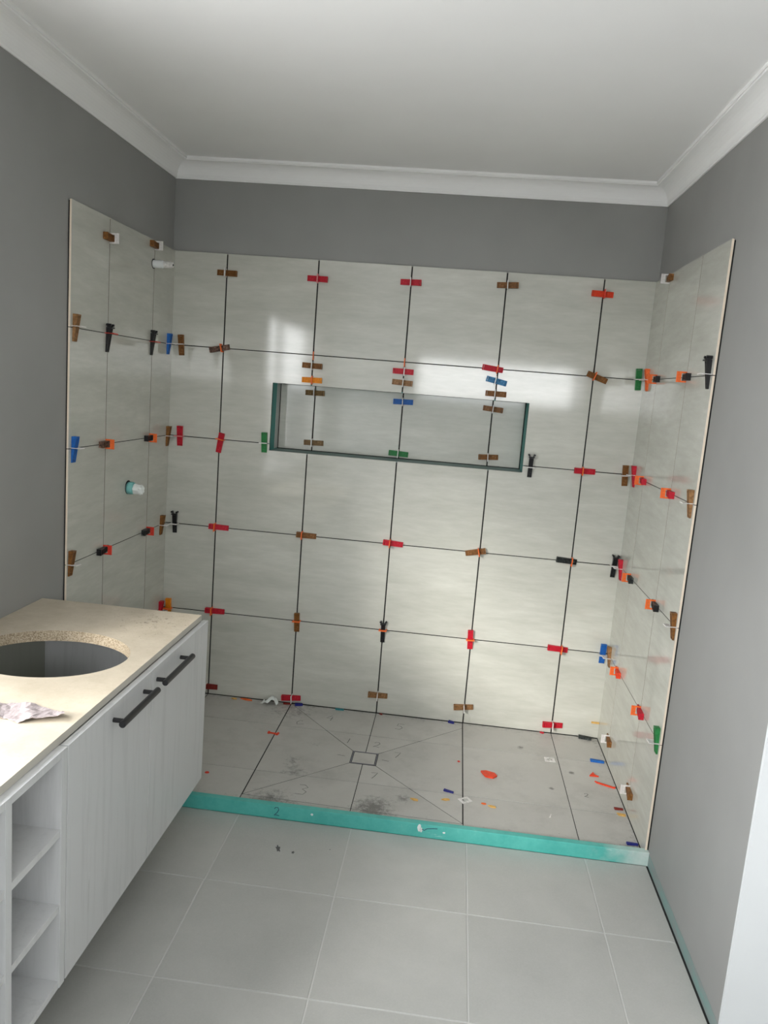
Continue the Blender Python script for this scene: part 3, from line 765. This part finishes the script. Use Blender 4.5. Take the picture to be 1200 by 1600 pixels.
# benchtop with an oval basin cut-out
BX, BY, RX, RY = .030, -1.681, .236, .200
X0, X1, Y0, Y1, TZ0, TZ1 = WL+.001, .328, -2.66, -1.173, .7885, .809
angs = sorted([2*math.pi*i/120 for i in range(120)]+[math.atan2(y-BY, x-BX) % (2*math.pi) for x in (X0, X1) for y in (Y0, Y1)])
bm = bmesh.new(); rings = {k: [] for k in ('ti', 'to', 'bi', 'bm', 'bo')}
for a in angs:
    cx_, sy_ = math.cos(a), math.sin(a)
    tt = min((X1-BX)/cx_ if cx_ > 1e-9 else 9e9, (X0-BX)/cx_ if cx_ < -1e-9 else 9e9, (Y1-BY)/sy_ if sy_ > 1e-9 else 9e9, (Y0-BY)/sy_ if sy_ < -1e-9 else 9e9)
    er = 1/math.hypot(cx_/RX, sy_/RY)
    er2 = er-.0015
    rings['ti'].append(bm.verts.new((BX+cx_*er, BY+sy_*er, TZ1))); rings['bi'].append(bm.verts.new((BX+cx_*er2, BY+sy_*er2, TZ0-.014)))
    rings['bm'].append(bm.verts.new((BX+cx_*(er+.015), BY+sy_*(er+.015), TZ0)))
    rings['to'].append(bm.verts.new((BX+cx_*tt, BY+sy_*tt, TZ1))); rings['bo'].append(bm.verts.new((BX+cx_*tt, BY+sy_*tt, TZ0)))
n = len(angs)
for i in range(n):
    j = (i+1) % n; R_ = rings
    bm.faces.new((R_['ti'][i], R_['to'][i], R_['to'][j], R_['ti'][j]))
    bm.faces.new((R_['to'][i], R_['bo'][i], R_['bo'][j], R_['to'][j])).material_index = 2
    bm.faces.new((R_['bi'][i], R_['ti'][i], R_['ti'][j], R_['bi'][j])).material_index = 1
    bm.faces.new((R_['bo'][i], R_['bm'][i], R_['bm'][j], R_['bo'][j])); bm.faces.new((R_['bm'][i], R_['bi'][i], R_['bi'][j], R_['bm'][j]))
M_benchedge = mat('pale_benchtop_edge', (0.50, 0.48, 0.42), 0.7)
top = obj('benchtop', bm, [M_bench, M_benchcut, M_benchedge])
tag(top, 'cream speckled benchtop with an oval basin cut-out on the vanity', 'benchtop')

# torn card on the benchtop
def scrap(name, pts, z, m, label, cat, amp=.004, sub=3, lift=None, thick=.0012, group=None, seed=1):
    bm = bmesh.new(); r_ = random.Random(seed)
    f = bm.faces.new([bm.verts.new((p[0], p[1], 0)) for p in pts])
    bmesh.ops.triangulate(bm, faces=[f])
    bmesh.ops.subdivide_edges(bm, edges=bm.edges[:], cuts=sub, use_grid_fill=True)
    for v_ in bm.verts:
        h_ = r_.uniform(0, amp)
        if lift: h_ += lift(v_.co.x, v_.co.y)
        v_.co.z = z+h_+.0006
    g_ = bmesh.ops.extrude_face_region(bm, geom=bm.faces[:])
    for v_ in [q for q in g_['geom'] if isinstance(q, bmesh.types.BMVert)]: v_.co.z += thick
    o = obj(name, bm, m)
    cx_ = sum(p[0] for p in pts)/len(pts); cy_ = sum(p[1] for p in pts)/len(pts)
    for v_ in o.data.vertices: v_.co.x -= cx_; v_.co.y -= cy_; v_.co.z -= z
    o.location = (cx_, cy_, z)
    return tag(o, label, cat, group)
scrap('torn_card', [(.075, -2.075), (.13, -2.050), (.19, -2.043), (.23, -2.055), (.25, -2.062), (.288, -2.085), (.302, -2.112), (.265, -2.122), (.225, -2.140), (.205, -2.150), (.17, -2.135), (.125, -2.140), (.10, -2.105)],
      TZ1, M_card, 'torn crinkled piece of pinkish card lying on the benchtop', 'cardboard', .003, 4,
      lambda x, y: .016*max(0, (x-.20)/.10)*max(0, min(1, (-y-2.07)/.05)) + .006*max(0, math.sin((x+y*.6)*70)))
scrap('torn_card', [(.02, -2.06), (.06, -2.045), (.085, -2.06), (.08, -2.10), (.05, -2.12), (.01, -2.10)],
      TZ1, M_card, 'small crumpled end of card beside the larger torn piece on the benchtop', 'cardboard', .010, 4, None, seed=4)

# ------------------------------------------------------------------ debris on the shower floor
def rot_pts(pts, x, y, a, k=1.0):
    c_, s_ = math.cos(a), math.sin(a)
    return [(x+(p[0]*c_-p[1]*s_)*k, y+(p[0]*s_+p[1]*c_)*k) for p in pts]
GD = 'plastic offcuts on the shower floor'
def flat(name, pts, x, y, a, h, m, label, cat, z=0.0003):
    bm = bmesh.new(); P2 = rot_pts(pts, 0, 0, a)
    A = [bm.verts.new((p[0], p[1], 0)) for p in P2]; B = [bm.verts.new((p[0], p[1], h)) for p in P2]; n = len(A)
    bm.faces.new(A[::-1]); bm.faces.new(B)
    for i in range(n): bm.faces.new((A[i], A[(i+1) % n], B[(i+1) % n], B[i]))
    o = obj(name, bm, m); o.location = (x, y, z); return tag(o, label, cat, GD)
HEX = [(-.038, .012), (-.018, .026), (.022, .022), (.038, .002), (.026, -.022), (-.008, -.026)]
flat('plastic_spacer', HEX, 1.464, -.530, -.25, .008, PL['orange_red'], 'orange hexagonal plastic piece lying alone on the shower floor', 'plastic offcut')
def clip_base(x, y, a, lab):
    r = empty('levelling_foot', (x, y, .0003)); r.rotation_euler = (0, 0, a); tag(r, lab, 'levelling foot', GD)
    bm = bmesh.new()
    for q in ((-.024, .024, .011, .020), (-.024, .024, -.020, -.011), (-.024, -.012, -.011, .011), (.012, .024, -.011, .011)): box(bm, *q, 0, .003)
    obj('plate', bm, PL['white'], r)
    bm = bmesh.new(); box(bm, -.004, .004, -.011, .011, .001, .006); obj('bridge', bm, PL['metal'], r)
clip_base(1.359, -.775, .6, 'white square clip base sitting on the seam near the hob')
clip_base(1.760, -.305, .05, 'white square clip base right of the orange piece, towards the back wall')
BRK = [(-.028, .008), (-.020, .012), (-.016, .003), (.016, .003), (.020, .014), (.028, .010), (.026, -.012), (.016, -.014), (.012, -.006), (-.012, -.006), (-.018, -.012), (-.026, -.010)]
flat('broken_clip_strap', BRK, .443, -.371, -.1, .004, PL['orange_red'], 'broken orange clip strap on the left seam of the shower floor', 'plastic offcut')
BAR = [(-.022, .006), (.022, .004), (.024, -.005), (-.020, -.008)]
flat('broken_wedge_piece', BAR, 1.288, -.718, -.35, .006, PL['navy'], 'small dark blue wedge piece just left of the seam-top clip base', 'plastic offcut')
flat('broken_wedge_piece', [(p[0]*1.4, p[1]*1.3) for p in BAR], 1.985, -.268, -.1, .010, PL['blue'], 'blue wedge piece at foot of the right wall, near the corner', 'plastic offcut')
TRI = [(-.020, -.010), (.004, .024), (.008, -.002), (.022, -.012)]
flat('broken_clip_strap', TRI, 1.945, -.412, .1, .006, PL['orange_red'], 'three-pronged orange strap fragment near the right wall', 'plastic offcut')
flat('broken_clip_strap', [(-.045, .014), (-.03, .008), (.035, -.014), (.045, -.010), (.04, -.024), (.028, -.022), (-.036, .0)], 1.985, -.488, -.1, .005, PL['orange_red'], 'long thin orange-red strap fragment against the right wall', 'plastic offcut')
flat('broken_wedge_piece', [(p[0]*.8, p[1]) for p in BAR], 2.003, -.692, .0, .006, PL['darkred'], 'tiny dark red fragment by the right wall above the last floor seam', 'plastic offcut')
flat('clip_fragment', [(-.018, .010), (.018, .006), (.014, -.012), (-.014, -.008)], 2.008, -.735, .0, .003, PL['yellow'], 'pale yellow fragment by the right wall at the last floor seam', 'plastic offcut')
flat('broken_wedge_piece', [(p[0]*.95, p[1]*.9) for p in BAR], 2.004, -.952, .0, .008, PL['navy'], 'dark blue wedge piece in the corner between right wall and hob', 'plastic offcut')
SM = [(-.017, .002), (-.004, .008), (.014, .006), (.018, -.004), (.0, -.007)]
flat('clip_fragment', SM, 1.147, -.820, -.2, .004, PL['yellow'], 'amber fragment beside the dark smear near the hob', 'plastic offcut')
flat('clip_fragment', SM, 1.276, -.790, .3, .004, PL['yellow'], 'amber fragment left of the seam below the dark blue piece', 'plastic offcut')
flat('clip_fragment', [(p[0]*.6, p[1]*.6) for p in SM], 1.435, -.785, 0, .004, PL['orange'], 'small orange chip right of the seam-top clip base', 'plastic offcut')
flat('clip_fragment', SM, 1.468, -.800, -.2, .004, PL['yellow'], 'orange-yellow chip, rightmost of the chips right of the seam-top clip base', 'plastic offcut')
flat('clip_fragment', [(-.004, -.012), (.004, .010), (.008, .012), (.002, -.012)], 1.704, -.816, 0, .003, PL['white'], 'thin white sliver on the floor between the last two seams', 'plastic offcut')
flat('clip_fragment', [(p[0]*.35, p[1]*.8) for p in SM], 1.330, -.434, 0, .003, PL['redstrap'], 'tiny red crumb beside the middle of the fourth floor seam', 'plastic offcut')
flat('clip_fragment', [(p[0]*.5, p[1]*.9) for p in SM], .262, -.810, .6, .004, PL['redstrap'], 'tiny red crumb on the floor beside the vanity', 'plastic offcut')
flat('clip_fragment', [(p[0]*1.9, p[1]) for p in SM], .214, -.024, -.1, .005, PL['orange'], 'orange fragments at foot of the back wall beside the vanity', 'plastic offcut')
flat('clip_fragment', [(p[0]*.9, p[1]) for p in SM], .150, -.030, 0, .005, PL['yellow'], 'yellow crumb at foot of back wall, left of the orange fragments', 'plastic offcut')
flat('broken_wedge_piece', [(p[0]*.9, p[1]*1.3) for p in BAR], .492, -.018, .2, .012, PL['navy'], 'dark blue lump at foot of the second wall seam', 'plastic offcut')
flat('broken_wedge_piece', [(p[0]*.9, p[1]) for p in BAR], .430, -.018, .1, .006, PL['darkred'], 'dark red lump at foot of the second wall seam', 'plastic offcut')
flat('broken_wedge_piece', BAR, .708, -.014, 0, .007, PL['tealbit'], 'teal fragment at foot of back wall between second and middle seams', 'plastic offcut')
flat('broken_wedge_piece', [(p[0]*.7, p[1]*1.2) for p in BAR], 1.290, -.016, -.4, .010, PL['navy'], 'dark blue fragment at foot of back wall, left of fourth seam', 'plastic offcut')
flat('clip_fragment', [(p[0]*.5, p[1]) for p in SM], .925, -.012, 0, .005, PL['darkred'], 'dark red crumb at foot of back wall beside the middle seam', 'plastic offcut')
flat('clip_fragment', [(p[0]*.6, p[1]) for p in SM], 1.752, -.012, 0, .006, PL['red'], 'red crumb at foot of back wall beside the rightmost seam', 'plastic offcut')
flat('broken_wedge_piece', [(p[0]*1.4, p[1]*1.5) for p in BAR], 1.965, -.022, -.2, .014, PL['charcoal'], 'grey-blue lump at foot of back wall near the right corner', 'plastic offcut')
scrap('crumpled_plastic', [(.295, -.055), (.325, -.012), (.352, -.010), (.385, -.025), (.392, -.055), (.35, -.065)], 0, M_tape,
      'crumpled translucent white plastic scrap at foot of the back wall', 'plastic scrap', .018, 3, lambda x, y: .030*max(0, 1-abs(x-.355)/.03), seed=3)
# small yellow clip strap left in the right back corner
st = obj('corner_clip_strap', bx(XR-.040, XR-.002, -.012, -.0005, .082, .088), PL['yellow'])
tag(st, 'small pale yellow clip strap low in the right back corner', 'tile levelling clip')
# paint scuffs on the room floor
bm = bmesh.new()
for (x, y, rx, ry, a) in ((.673, -1.235, .010, .026, .35), (.731, -1.247, .007, .010, 0), (.86, -1.20, .003, .003, 0)):
    vs = []
    for k in range(14):
        th = k*2*math.pi/14; rr = .75+.25*math.sin(k*2.3)
        px_, py_ = rx*math.cos(th)*rr, ry*math.sin(th)*rr
        vs.append(bm.verts.new((x+px_*math.cos(a)-py_*math.sin(a), y+px_*math.sin(a)+py_*math.cos(a), ZF+.0005)))
    bm.faces.new(vs)
obj('floor_stain', bm, mat('dark_stain', (.09, .09, .09), .7), floor)
